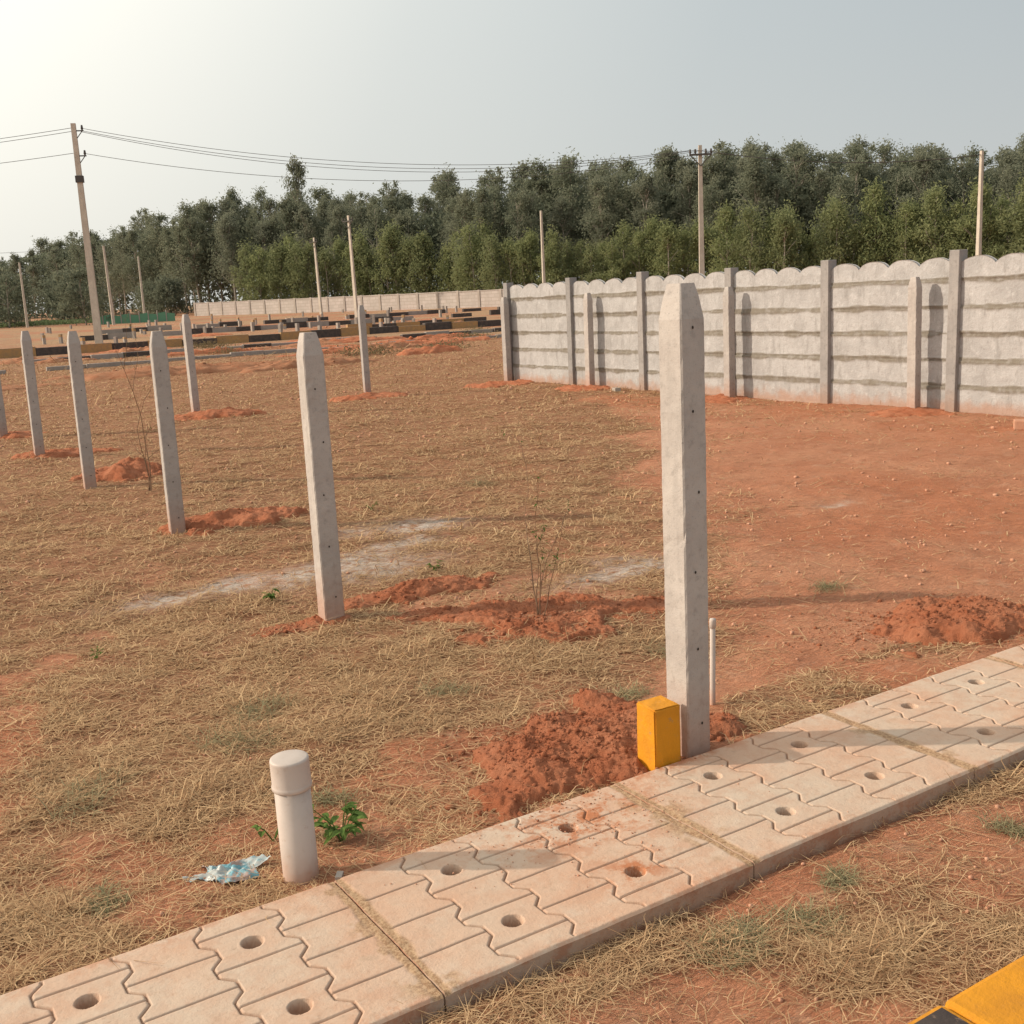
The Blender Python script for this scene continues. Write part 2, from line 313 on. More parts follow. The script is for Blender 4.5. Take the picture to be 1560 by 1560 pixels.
# ---------------------------------------------------------------- footpath
Vs_extra=[]
def footpath():
    L=.90;W=PY1-PY0;du=.003
    nu=int(L/du)+1;nv=int(W/du)+1
    u=np.linspace(0,L,nu);v=np.linspace(0,W,nv);U,Vv=np.meshgrid(u,v,indexing='ij')
    per=W/4;A=.0145
    tri=np.abs(((Vv/per)%1)*2-1)*2-1
    o=np.clip(tri*2.4,-1,1)*A
    cw=L/5
    dz=np.full_like(U,9.)
    for j in range(1,5):
        dz=np.minimum(dz,np.abs(U-(cw*j+(o if j%2 else -o)))*np.where(np.abs(tri)<.42,.72,1.))
    for k in range(5):
        lo=cw*k+(0 if k==0 else (o if k%2 else -o));hi=cw*(k+1)+(0 if k==4 else (o if (k+1)%2 else -o))
        ph=.5 if k%2 else 0.
        dv=np.abs(((Vv/per+ph+.5)%1)-.5)*per
        inn=(U>lo)&(U<hi)
        dz=np.where(inn,np.minimum(dz,dv),dz)
    dz=np.where((Vv<.012)|(Vv>W-.012),np.maximum(dz,.02),dz)
    g=1-ss(.0010,.0036,dz)
    Vs=[];Fs=[];G=[];S=[];D=[];off=0
    for p in range(-4,8):
        x0=.05+.905*p
        if x0>8: break
        wx=x0+U;wy=PY0+Vv
        z=.05-.007*g+(fbm(wx*9,wy*9,2,3)-.5)*.003
        gg=g.copy()
        for hu in(.265,.635):
            for hv in(.1475,.4425):
                rr=np.hypot(U-hu,Vv-hv)
                k=1-ss(.022,.0265,rr);z=z*(1-k)+(.006)*k
                gg=np.where(rr<.034,0,gg);gg=np.maximum(gg,k*.9)
                z=np.where((rr>.027)&(rr<.034),.05,z)
        jw=.012+.030*fbm(wy*9,wx*0+p,4,3)
        dj=np.minimum(U,L-U)
        sj=1-ss(jw*.5,jw,dj)
        z=z*(1-sj)+sj*(.0475+.006*(fbm(wx*35,wy*35,6,4)-.3))
        de=np.minimum(Vv,W-Vv);z=z-.006*(1-ss(0,.008,de))
        z=z+((p*37)%5-2)*.0008
        sand=np.maximum(sj,.8*ss(.62,.7,fbm(wx*14,wy*14,12,4))*(1-ss(.03,.09,dj)))
        dust=np.exp(-(((wx-1.66)/.24)**2+((wy-2.34)/.13)**2))+.9*np.exp(-(((wx-1.60)/.10)**2+((wy-2.05)/.06)**2))+.5*np.exp(-(((wx-2.1)/.3)**2+((wy-2.5)/.06)**2))+.3*(1-ss(0,.05,de))+.3*fbm(wx*2.5,wy*2.5,77,3)
        n=nu*nv
        Vs.append(np.stack([wx.ravel(),wy.ravel(),z.ravel()],1));Fs.append(grid_faces(nu,nv,off))
        G.append(gg.ravel()*(1-sand.ravel()));S.append(sand.ravel());D.append(np.clip(dust,0,1).ravel());
        idx=np.arange(n).reshape(nu,nv)
        for line in(idx[:,0],idx[::-1,-1],idx[0,::-1],idx[-1,:]):
            P=Vs[-1][line];B=P.copy();B[:,2]=-.08
            Vs_extra.append((np.concatenate([P,B]),len(line),p))
        off+=n
    allV=np.concatenate(Vs);allG=np.concatenate(G);allS=np.concatenate(S);allD=np.concatenate(D)
    o2=len(allV);ex=[];ef=[]
    for vb,m,p in Vs_extra:
        i=np.arange(m-1)+o2;ef.append(np.stack([i,i+m,i+m+1,i+1],1));ex.append(vb);o2+=2*m
    ex=np.concatenate(ex);k=len(ex)
    allV=np.concatenate([allV,ex])
    pad=lambda a,v:np.concatenate([a,np.full(k,v)])
    me=mesh_np("footpath",allV,[np.concatenate(Fs),np.concatenate(ef)],[M_path],dict(groove=pad(allG,.25),sand=pad(allS,0),dust=pad(allD,.6)))
    obj("footpath",me,kind="structure")
footpath()
# ---------------------------------------------------------------- kerbs and roads
def kerb(name,xa,xb,y0,y1,top,seg,ph,mats,zf=0,brk=0):
    b=MB();x=xa;i=ph;q=random.Random(int(y0*10))
    while x<xb:
        zz=float(gh(x+seg/2,y0)) if zf else 0
        t_=top*(q.uniform(.75,1.1) if brk else 1);dy=q.uniform(-.08,.08) if brk else 0
        if not(brk and q.random()<brk): b.box(x+.004,min(x+seg,xb)-.004,y0+dy,y1+dy,zz-.2,zz+t_,i%len(mats))
        x+=seg;i+=1
    obj(name,b.mesh(name,mats,bevel=.012),kind="structure")
kerb("kerb",-2.86,9.0,1.07,1.218,.10,.912,1,[M_yel,M_blk])
kerb("kerb",2,40,48.8,49.1,.36,1.5,0,[M_blkf,M_yelf],1,.08)
kerb("kerb",-4,23,34.6,34.75,.12,1.1,0,[M_fcol],1,.12)
kerb("kerb",4,30,40.6,40.8,.18,1.1,0,[M_fcol,M_blkf],1,.2)
kerb("kerb",24,60,57,57.25,.34,1.5,0,[M_blkf,M_yelf],1,.12)
kerb("kerb",14,52,70,70.25,.34,1.6,0,[M_blkf,M_fcol],1,.2)
kerb("kerb",18,60,84,84.3,.34,1.8,0,[M_fcol,M_blkf],1,.25)
def road(xa,xb,ya,yb,lift=.02):
    xs=np.linspace(xa,xb,80);ys=np.linspace(ya,yb,12);XX,YY=np.meshgrid(xs,ys,indexing='ij')
    zz=np.maximum(gh(XX,YY),-.04)+lift
    obj("road",mesh_np("road",np.stack([XX.ravel(),YY.ravel(),zz.ravel()],1),grid_faces(80,12),[M_road],smooth=True),kind="structure")
road(-30,60,-6,1.065,.02)
# ---------------------------------------------------------------- dirt piles
bm=bmesh.new();bmesh.ops.create_icosphere(bm,subdivisions=1,radius=1);IC1V=np.array([v.co[:] for v in bm.verts]);IC1F=np.array([[v.index for v in f.verts] for f in bm.faces]);bm.free()
def clods(P,S,seed):
    V0,F0=(IC1V,IC1F)
    r=np.random.RandomState(seed);n=len(P)
    sc_=S[:,None,None]*(1+r.uniform(-.35,.35,(n,1,3)))
    V=V0[None]*(1+r.uniform(-.22,.22,(n,len(V0),1)))*sc_
    a=r.uniform(0,6.28,n);c,s=np.cos(a),np.sin(a)
    Vx=V[:,:,0]*c[:,None]-V[:,:,1]*s[:,None];Vy=V[:,:,0]*s[:,None]+V[:,:,1]*c[:,None]
    V=np.stack([Vx,Vy,V[:,:,2]*.8],2)+P[:,None,:]
    F=F0[None]+(np.arange(n)*len(V0))[:,None,None]
    return V.reshape(-1,3),F.reshape(-1,3)
PILES=[]
def pile(px,py,rx,ry,h,rot,seed,res=110,pit=0,label="heap of freshly dug red soil on dry ground",ncl=60,mat=None,cs=1.):
    PILES.append((px,py,rx,ry,rot))
    u=np.linspace(-1.3,1.3,res);U,Vv=np.meshgrid(u,u,indexing='ij')
    c,s=math.cos(rot),math.sin(rot)
    wx=U*rx*c-Vv*ry*s;wy=U*rx*s+Vv*ry*c
    ax_,ay_=px+wx,py+wy
    kk=1/max(rx,ry)*.5
    r=np.hypot(U,Vv)+(fbm(ax_*5*kk,ay_*5*kk,seed,5)-.5)*1.3
    body=np.clip(1-r,0,1)**.8
    if pit: body=np.exp(-((r-.62)/.22)**2)*.9-.45*np.exp(-(r/.35)**2)
    z=h*body*(.4+1.2*fbm(ax_*7,ay_*7,seed+9,4))
    m=1-ss(.7,1.05,r)
    sc2=min(1.,max(rx,ry)*2.4)
    bil=np.abs(fbm(ax_*26,ay_*26,seed+5,3)-.5)
    z=z+m*((fbm(ax_*70,ay_*70,seed+5,2)-.5)*.012+(.5-bil*4)*.005+(fbm(ax_*14,ay_*14,seed+6,3)-.5)*.014)*sc2
    g=gh(ax_,ay_);z=z*m+.002*m-.03*(1-m)
    V=np.stack([wx.ravel(),wy.ravel(),(g+z).ravel()],1);F=grid_faces(res,res)
    rr=np.random.RandomState(seed)
    q=rr.normal(0,.5,(ncl,2));s_=rr.uniform(.0015,.0045,ncl)*(1+rr.rand(ncl)**10*2.8)*max(1,max(rx,ry)*1.1)*cs
    q=np.clip(q,-1.25,1.25)
    cxp=q[:,0]*rx*c-q[:,1]*ry*s;cyp=q[:,0]*rx*s+q[:,1]*ry*c
    iu=np.clip(((q[:,0]+1.3)/2.6*(res-1)).astype(int),0,res-1);iv=np.clip(((q[:,1]+1.3)/2.6*(res-1)).astype(int),0,res-1)
    cz=np.maximum((g+z)[iu,iv],gh(px+cxp,py+cyp))+s_*.1
    onp=(py+cyp<PY1)&(py+cyp>PY0);cz=np.where(onp,.051,cz);s_=np.where(onp,s_*.5,s_)
    CV,CF=clods(np.stack([cxp,cyp,cz],1),s_,seed)
    me=mesh_np("dirt_pile",np.concatenate([V,CV]),[F,CF+len(V)],[mat or M_soil],smooth=False)
    return obj("dirt_pile",me,(px,py,0),label=label,category="soil heap",group="heaps of dug red soil around the posts")
pile(1.97,2.86,.48,.36,.065,rad(35),101,200,label="large heap of loose red soil beside the yellow block",ncl=2600)
pile(1.70,2.68,.28,.16,.02,rad(10),141,90,label="low spread of loose red soil beside the footpath",ncl=600)
pile(2.42,2.66,.16,.12,.03,0,131,80,label="small heap of red soil around a concrete post foot",ncl=200)
pile(4.05,2.92,.62,.32,.08,rad(-15),102,190,label="heap of red soil clods beside the paved footpath",ncl=2000)
pile(2.72,4.15,.44,.40,.025,0,103,170,pit=1,label="ring of dug red soil around a thin shrub",ncl=1500)
pile(2.52,4.98,.50,.18,.045,rad(-10),104,120,label="heap of red soil at the foot of a fence post",ncl=700)
pile(2.42,4.55,.30,.15,.02,rad(-30),144,100,ncl=350)
pile(1.84,4.86,.24,.14,.022,0,145,80,ncl=200)
pile(3.25,4.0,.28,.16,.015,.4,146,80,ncl=250)
pile(2.34,7.55,.52,.34,.08,0,105,110,ncl=600)
pile(2.38,10.75,.48,.42,.11,0,106,90,ncl=300)
pile(2.32,13.05,.6,.35,.07,0,107,80,ncl=120)
pile(2.2,15.6,.45,.3,.06,0,117,60,ncl=60)
pile(4.85,15.45,.7,.38,.10,0,108,80,ncl=120)
pile(7.5,16.15,.8,.35,.07,0,109,80,ncl=120)
pile(10.0,16.2,.8,.45,.06,0,110,80,ncl=120)
for i,yy in enumerate((14.1,11.0,8.0)): pile(10.25,yy,.45,.6,.04,.3*i,120+i,70,ncl=100)
rr=random.Random(5)
for i in range(34):
    yy=rr.uniform(26,66);xx=yy*math.tan(rad(rr.uniform(6,30)))
    pile(xx,yy,rr.uniform(1.0,3.6),rr.uniform(.3,.6),rr.uniform(.08,.22),rr.uniform(-.12,.12),200+i,50,label="low bank of dry red soil among the plots",ncl=30,mat=M_soilf if i%3 else M_soil,cs=2)
# ---------------------------------------------------------------- straw, clods
def inpile(x,y):
    m=np.zeros(len(x),bool)
    for px,py,rx,ry,ro in PILES:
        c,s=math.cos(-ro),math.sin(-ro);dx,dy=x-px,y-py
        m|=(((dx*c-dy*s)/rx)**2+((dx*s+dy*c)/ry)**2)<.4
    return m
def blades(N,r0,r1,seed,up=0.,wk=1.):
    r=np.random.RandomState(seed)
    az=r.uniform(rad(-6),rad(72),N);d=r0*np.exp(r.rand(N)*math.log(r1/r0))
    x=d*np.sin(az);y=d*np.cos(az)
    s=strawd(x,y)
    clump=fbm(x*6,y*6,61,4)
    big=fbm(x*1.9,y*1.9,63,3)
    keep=(r.rand(N)<s*(.27+1.3*ss(.40,.64,clump)*(.38+.95*ss(.36,.6,big)))+.025+.05*ss(.55,.7,fbm(x*3,y*3,67,3)))&(y>1.25)&~((y>PY0-.01)&(y<PY1+.005))&~(inpile(x,y)&(r.rand(N)<.95))&(np.hypot(x-.745,y-2.75)>.09)&(np.hypot(x-.915,y-2.61)>.055)
    keep&=r.rand(N)<(1-.85*paled(x,y))
    x,y,d,clump=x[keep],y[keep],d[keep],clump[keep];n=len(x)
    L=r.uniform(.02,.08,n)*(1+.05*d)*(1+1.3*(r.rand(n)<.09));wd=(.00042+.00028*d)*r.uniform(.6,1.3,n)*wk
    a=r.uniform(0,6.283,n)
    e=np.abs(r.normal(0,.10,n))+up*(r.rand(n)<.13)*r.uniform(0,.95,n)*ss(.5,.7,clump)
    e=np.minimum(e,1.3)
    z=gh(x,y)+r.uniform(0,.006,n)*(1+.03*d)
    dx=np.cos(a)*np.cos(e);dy=np.sin(a)*np.cos(e);dz=np.sin(e)
    px_,py_=-np.sin(a),np.cos(a)
    P0=np.stack([x+px_*wd,y+py_*wd,z],1);P1=np.stack([x-px_*wd,y-py_*wd,z],1)
    b=r.normal(0,.25,n)
    mx=x+dx*L*.55+px_*b*L*.5;my=y+dy*L*.55+py_*b*L*.5;mz=z+dz*L*.6+.003
    M0=np.stack([mx+px_*wd*.8,my+py_*wd*.8,mz],1);M1=np.stack([mx-px_*wd*.8,my-py_*wd*.8,mz],1)
    T=np.stack([x+dx*L-px_*b*L*.4,y+dy*L-py_*b*L*.4,z+dz*L*.85],1)
    V=np.stack([P0,P1,M1,M0,T],1).reshape(-1,3)
    i=np.arange(n)*5
    Q=np.stack([i,i+1,i+2,i+3],1);Tt=np.stack([i+3,i+2,i+4],1)
    sh=np.repeat(np.clip(r.beta(1.2,1.6,n),0,1),5)
    return V,Q,Tt,sh
V,Q,Tt,sh=blades(950000,1.4,42,77,up=1.)
obj("dry_grass",mesh_np("dry_grass",V,[Q,Tt],[M_straw],dict(shade=sh)),kind="stuff")
r=np.random.RandomState(3);n=12000
az=r.uniform(rad(-4),rad(70),n);d=1.6*np.exp(r.rand(n)*math.log(16))
x=d*np.sin(az);y=d*np.cos(az);k=(y>1.25)&~((y>PY0-.02)&(y<PY1+.01))&(fbm(x*1.5,y*1.5,71,3)+.25*r.rand(n)+.1*(az>rad(38))>.54)
x,y,d=x[k],y[k],d[k];s_=(.0010+.0004*d)*(r.rand(len(x))**4*3.2+.6)
cx_,cy_=r.normal(1.65,.24,260),r.normal(2.34,.12,260);kk=(cy_<PY1-.01)&(cy_>PY0+.02);cx_,cy_=cx_[kk],cy_[kk]
P=np.concatenate([np.stack([x,y,gh(x,y)+s_*.3],1),np.stack([cx_,cy_,np.full(len(cx_),.0515)],1)]);s_=np.concatenate([s_,r.uniform(.001,.003,len(cx_))])
V,F=clods(P,s_,4)
obj("loose_pebbles",mesh_np("loose_pebbles",V,F,[M_clod]),kind="stuff")
# ---------------------------------------------------------------- fence posts
def postmesh(h,w=.10,seed=0,noise=.0004):
    b=MB();hw=w/2;nz=60
    zs=list(np.linspace(-.25,h-.105,nz))+[h-.085,h-.04,h];ws=[1]*nz+[.93,.78,.60]
    rr=np.random.RandomState(seed)
    ring=[(-1,-.90),(-.90,-1),(0,-1),(.90,-1),(1,-.90),(1,0),(1,.90),(.90,1),(0,1),(-.90,1),(-1,.90),(-1,0)]
    vs=[]
    for j,(z,k) in enumerate(zip(zs,ws)):
        for i_,(a,c) in enumerate(ring):
            e_=noise*(4 if i_%3!=2 and rr.rand()<.04 else 1)
            dv=-abs(rr.normal(0,e_)) if e_>noise else rr.normal(0,e_)
            vs.append((a*(hw*k+dv),c*(hw*k+dv),z))
    n=12;f=[]
    for i in range(len(zs)-1):
        for k in range(n): f.append((i*n+k,i*n+(k+1)%n,(i+1)*n+(k+1)%n,(i+1)*n+k))
    f.append(tuple((len(zs)-1)*n+k for k in range(n)))
    b.add(vs,f,0)
    z=.12
    while z<h-.1:
        c=Vector((0.012*math.sin(z*9),-(hw+.0015),z))
        vs=[c+Vector((math.cos(q)*.0042,0,math.sin(q)*.005)) for q in np.linspace(0,6.283,9)[:-1]]
        b.add(vs,[tuple(range(8))],1)
        z+=.25
    return b.mesh("fence_post",[M_post,M_dark])
PM=[postmesh(1.38,seed=i) for i in range(3)];PMn=postmesh(1.50,seed=9)
rr=random.Random(3)
def fpost(x,y,me,label,tx=0,ty=0,rz=0):
    return obj("fence_post",me,(x,y,float(gh(x,y))*.5),(tx,ty,rz),label=label,category="fence post",group="concrete fence posts around the plot")
fpost(2.235,2.565,PMn,"weathered square concrete fence post beside the yellow block",rz=rad(3))
L0="slim grey concrete fence post with chamfered top in red soil"
for i,(x,y) in enumerate([(1.98,4.87),(1.99,7.54),(1.97,10.19),(2.03,13.02),(2.03,15.62)]):
    fpost(x,y,PM[i%3],L0,rr.uniform(-.012,.012),rr.uniform(-.012,.012),rr.uniform(-.12,.12))
fpost(4.60,15.75,PM[0],L0,.01,-.01,.1).scale=(1,1,1.05);fpost(7.6,16.4,PM[1],L0,-.01,0,-.1).scale=(1,1,1.06)
for x,y in((10.44,16.62),(10.42,14.15),(10.38,10.96),(10.40,8.04),(10.4,5.2)):
    fpost(x,y,PM[2],"slim concrete fence post standing close to the precast wall",rr.uniform(-.01,.01),rr.uniform(-.01,.01),rr.uniform(-.1,.1)).scale=(1.1,1.1,1.07)
# ---------------------------------------------------------------- yellow block
bm=bmesh.new();bmesh.ops.create_cube(bm,size=1)
for v in bm.verts: v.co=Vector((v.co.x*.10,v.co.y*.10,(v.co.z+.5)*.34-.1))
bmesh.ops.bevel(bm,geom=bm.edges[:],offset=.005,segments=2,affect='EDGES');bmesh.ops.subdivide_edges(bm,edges=bm.edges[:],cuts=3,use_grid_fill=True)
for v in bm.verts: v.co+=Vector([random.gauss(0,.0007) for _ in range(3)])
me=bpy.data.meshes.new("marker_block");bm.to_mesh(me);bm.free();me.materials.append(M_yel)
obj("marker_block",me,(2.085,2.534,-.006),(0,0,rad(-4)),label="short yellow painted concrete block against the post",category="marker block")
# ---------------------------------------------------------------- pvc pipes
e=obj("vent_pipe",None,(.915,2.61,0),(rad(.5),rad(-.8),0),label="capped off-white plastic pipe standing beside the footpath",category="pipe")
b=MB();b.lathe([(.047,-.05),(.047,.0),(.047,.30),(.043,.301)],48);obj("pipe_body",b.mesh("pipe_body",[M_pvc],True),parent=e)
b=MB()
b.lathe([(.0475,.268),(.0505,.2684),(.0525,.271),(.0528,.278),(.0515,.281),(.0508,.283),(.0508,.345),(.0508,.3475),(.0498,.3505),(.0475,.3525),(.044,.3535),(.02,.3545),(.001,.3548)],48);obj("pipe_cap",b.mesh("pipe_cap",[M_pvc],True),parent=e)
e=obj("thin_pipe",None,(2.60,2.85,0),(0,rad(1),0),label="thin white plastic pipe standing behind the concrete post",category="pipe")
b=MB();b.lathe([(.010,-.05),(.010,.315),(.009,.316)],20);obj("pipe_body",b.mesh("pipe_body",[M_pvc],True),parent=e)
b=MB();b.lathe([(.0105,.295),(.012,.296),(.012,.325),(.010,.33),(.001,.331)],20);obj("pipe_cap",b.mesh("pipe_cap",[M_pvc],True),parent=e)
# ---------------------------------------------------------------- precast wall
WX=10.58;YC=[16.72,14.83,13.0,11.14,9.46,7.67,5.88,4.07,2.26]
we=obj("precast_wall",None,(WX,10,0),label="whitewashed precast concrete wall with scalloped top",category="wall")
for i in range(len(YC)-1):
    y1,y0=YC[i]-.055,YC[i+1]+.055
    ny=110;nz=130;yy=np.linspace(y0,y1,ny);vv=np.linspace(0,1,nz);Yg,Vg=np.meshgrid(yy,vv,indexing='ij')
    ph=((Yg-y0)/(y1-y0)*4)%1
    arc=np.sqrt(np.clip(1-(2*ph-1)**2*.93,0,1))
    zt=1.56+.12*arc+(fbm(Yg*9,Yg*0+i,3,2)-.5)*.012
    z0=-.05;zm=1.44
    z=np.where(Vg<.85,z0+(zm-z0)*Vg/.85,zm+(zt-zm)*(Vg-.85)/.15)
    wob=(fbm(Yg*2.5,z*0+i*7,14,3)-.5)*.018
    dj=np.full_like(z,9.)
    for q in range(1,6): dj=np.where(np.abs(z-(q*.288+wob))<np.abs(dj),z-(q*.288+wob),dj)
    wdt=.010+.060*fbm(Yg*5,z*0+i*3+3+np.round(z/.288)*5,19,4)
    ad=np.where(dj<0,np.abs(dj),np.abs(dj)*1.5)
    jn=1-ss(wdt*.65,wdt*1.15,ad)
    xx=-.006*jn*fbm(Yg*20,z*20,9,3)*2-.008*(fbm(Yg*3,z*3,5+i,4)-.5)+.010*(1-ss(0,.010,np.abs(dj)))-.005*(fbm(Yg*14,z*14,8,3)-.5)
    plank=np.floor((z-wob)/.288);xx=xx+((plank*7+i*3)%5-2)*.003
    F=grid_faces(ny,nz)[:,::-1]
    V=np.stack([xx.ravel(),(Yg-10).ravel(),z.ravel()],1);n=len(V)
    B=V.copy();B[:,0]=.05
    idx=np.arange(n).reshape(ny,nz);line=np.concatenate([idx[0,:],idx[1:,-1],idx[-1,::-1][1:]])
    ff=np.stack([line[:-1],line[1:],line[1:]+n,line[:-1]+n],1)
    me=mesh_np("wall_panel",np.concatenate([V,B]),[F,grid_faces(ny,nz,n),ff],[M_wall],dict(joint=np.concatenate([jn.ravel()*.95]*2)),smooth=False)
    obj("wall_panel",me,parent=we)
for i,yc in enumerate(YC):
    b=MB();b.box(-.055,.09,-.062,.062,-.2,1.72+.015*(i%3),0)
    obj("wall_column",b.mesh("wall_column",[M_wallcol],bevel=.008),(0,yc-10,0),(rr.uniform(-.006,.006),0,0),parent=we)
# far block wall
fx0,fy0,fx1,fy1=63,84,44.0,146
L=math.hypot(fx1-fx0,fy1-fy0);ang=math.atan2(fy1-fy0,fx1-fx0)
fe=obj("compound_wall",None,(fx0,fy0,0),(0,0,ang),label="long pale grey block compound wall with pillars",category="wall")
nb=22
for i in range(nb):
    b=MB();s0=L*i/nb;x_=fx0+math.cos(ang)*(s0+L/nb/2);y_=fy0+math.sin(ang)*(s0+L/nb/2);g=float(gh(x_,y_))
    b.box(s0,s0+L/nb-.002,-.09,.09,g-.4,g+1.62,0);b.box(s0+.01,s0+L/nb-.012,-.13,.13,g+1.60,g+1.70,0)
    obj("wall_panel",b.mesh("wall_panel",[M_fwall]),parent=fe)
for i in range(nb+1):
    s0=L*i/nb;x_=fx0+math.cos(ang)*s0;y_=fy0+math.sin(ang)*s0;g=float(gh(x_,y_))
    b=MB();b.box(-.16,.16,-.16,.16,-.4,1.75,0);obj("wall_pillar",b.mesh("wall_pillar",[M_fcol],bevel=.02),(s0,0,g),parent=fe)
# ---------------------------------------------------------------- utility poles and wires
def upole(x,y,z,arm=True,lean=(0,0),rz=0,label="tall slim concrete utility pole with steel crossarm",w=.13):
    g=float(gh(x,y));h=z-g
    e=obj("utility_pole",None,(x,y,g),(lean[0],lean[1],rz),label=label,category="utility pole",group="concrete utility poles crossing the site")
    b=MB();v=[]
    for q in np.linspace(-.3,h,9):
        k=w*(1-.4*max(q,0)/h)
        v+=[(-k,-k*.75,q),(k,-k*.75,q),(k,k*.75,q),(-k,k*.75,q)]
    f=[(j*4+a,j*4+(a+1)%4,(j+1)*4+(a+1)%4,(j+1)*4+a) for j in range(8) for a in range(4)]+[(32,33,34,35)]
    b.add(v,f)
    obj("shaft",b.mesh("shaft",[M_pole]),parent=e)
    def ins(p):
        b=MB();b.tube([p,(p[0],p[1],p[2]+.06),(p[0],p[1],p[2]+.22)],[.03,.06,.04],8);obj("insulator",b.mesh("insulator",[M_steel]),parent=e)
    if arm=="side":
        for q in(h-.35,h-1.45):
            b=MB();b.box(.05,.42,-.03,.03,q,q+.05);b.tube([(.1,0,q-.3),(.36,0,q+.02)],[.02,.02],6);obj("crossarm",b.mesh("crossarm",[M_steel]),parent=e);ins((.36,0,q+.05))
        b=MB();b.box(-.17,.17,-.14,.14,h-2.6,h-2.3);obj("clamp",b.mesh("clamp",[M_steel]),parent=e)
    elif arm:
        q=h-.50;b=MB();b.box(-.56,.56,-.18,-.10,q,q+.09);b.tube([(-.5,-.13,q+.01),(0,-.13,q-.5)],[.025,.025],6);b.tube([(.5,-.13,q+.01),(0,-.13,q-.5)],[.025,.025],6);obj("crossarm",b.mesh("crossarm",[M_steel]),parent=e)
        for xx in(-.52,-.26,.26,.52): ins((xx,-.13,q+.09))
    return e
ra=-rad(23)
upole(11.84,55.05,10.15,"side",(0,0),ra,"tall concrete utility pole with side brackets",.17)
upole(38.9,43.0,8.35,True,(0,0),-yw,"concrete utility pole with four-insulator crossarm",.14)
LP="slim concrete utility pole standing before the trees"
upole(55.7,39.0,8.0,False,(0,0),0,LP,.15)
upole(53.4,78.6,8.3,False,(0,0),0,LP,.13)
upole(38.3,83.6,8.4,True,(0,rad(-1)),-1.2,w=.14);upole(46.6,110.6,8.4,True,(0,rad(-1.5)),-1.2,w=.15)
upole(26.8,117,8.3,False,(0,rad(-1)),0,LP,.14);upole(34.7,135.6,8.1,False,label=LP,w=.13);upole(20.5,128.4,7.4,False,label=LP,w=.13)
def wire(a,b_,sag,r=.013):
    a=Vector(a);b_=Vector(b_);P=[a.lerp(b_,t)-Vector((0,0,4*sag*t*(1-t))) for t in np.linspace(0,1,36)]
    b=MB();b.tube(P,[r]*36,5);obj("power_line",b.mesh("power_line",[M_steel],True),label="thin overhead power line sagging between poles",category="power line",group="overhead power lines")
P1=(11.84,55.05);P2=(38.9,43.0)
for (o1,z1,o2,z2,sg) in((.36,9.95,-.52,8.12,1.1),(.30,9.85,-.26,8.12,1.25),(.3,9.8,.26,8.12,1.4),(.3,8.85,.52,8.0,1.3)):
    wire((P1[0]+o1,P1[1],z1),(P2[0]+o2*.85,P2[1]-o2*.5,z2),sg,.012)
for o,z_ in((-.4,8.12),(.4,8.1)): wire((P2[0]+o,P2[1],z_),(55.7+o*.2,39,7.8),.5,.012)
for z1,z2 in((9.95,8.6),(9.8,8.4),(8.85,7.9)): wire((P1[0]-.1,P1[1],z1),(-12,66,z2),.5,.012)
wire((26.8,117,8.2),(-14,118,9.6),1.0,.015)
# ---------------------------------------------------------------- plot markers
def markmesh(top):
    b=MB();b.box(-.07,.07,-.07,.07,-.2,.34,0);b.box(-.071,.071,-.071,.071,.338,.5,1)
    return b.mesh("plot_marker_stone",[M_fcol,top],bevel=.01)
mm=[markmesh(M_yelf),markmesh(M_fcol)]
rr=random.Random(21)
for i in range(75):
    if i<40: yy=[56,62,68,76,84,95][i%6]+rr.uniform(-.5,.5)
    else: yy=rr.uniform(54,115)
    xx=yy*math.tan(rad(rr.uniform(9.5,30)))
    obj("plot_marker_stone",mm[rr.random()<.6],(xx,yy,float(gh(xx,yy))),(0,0,rr.uniform(0,1)),label="short concrete plot marker stone on bare ground",category="marker stone",group="plot marker stones").scale=(1.2,1.2,rr.uniform(.6,1.25))
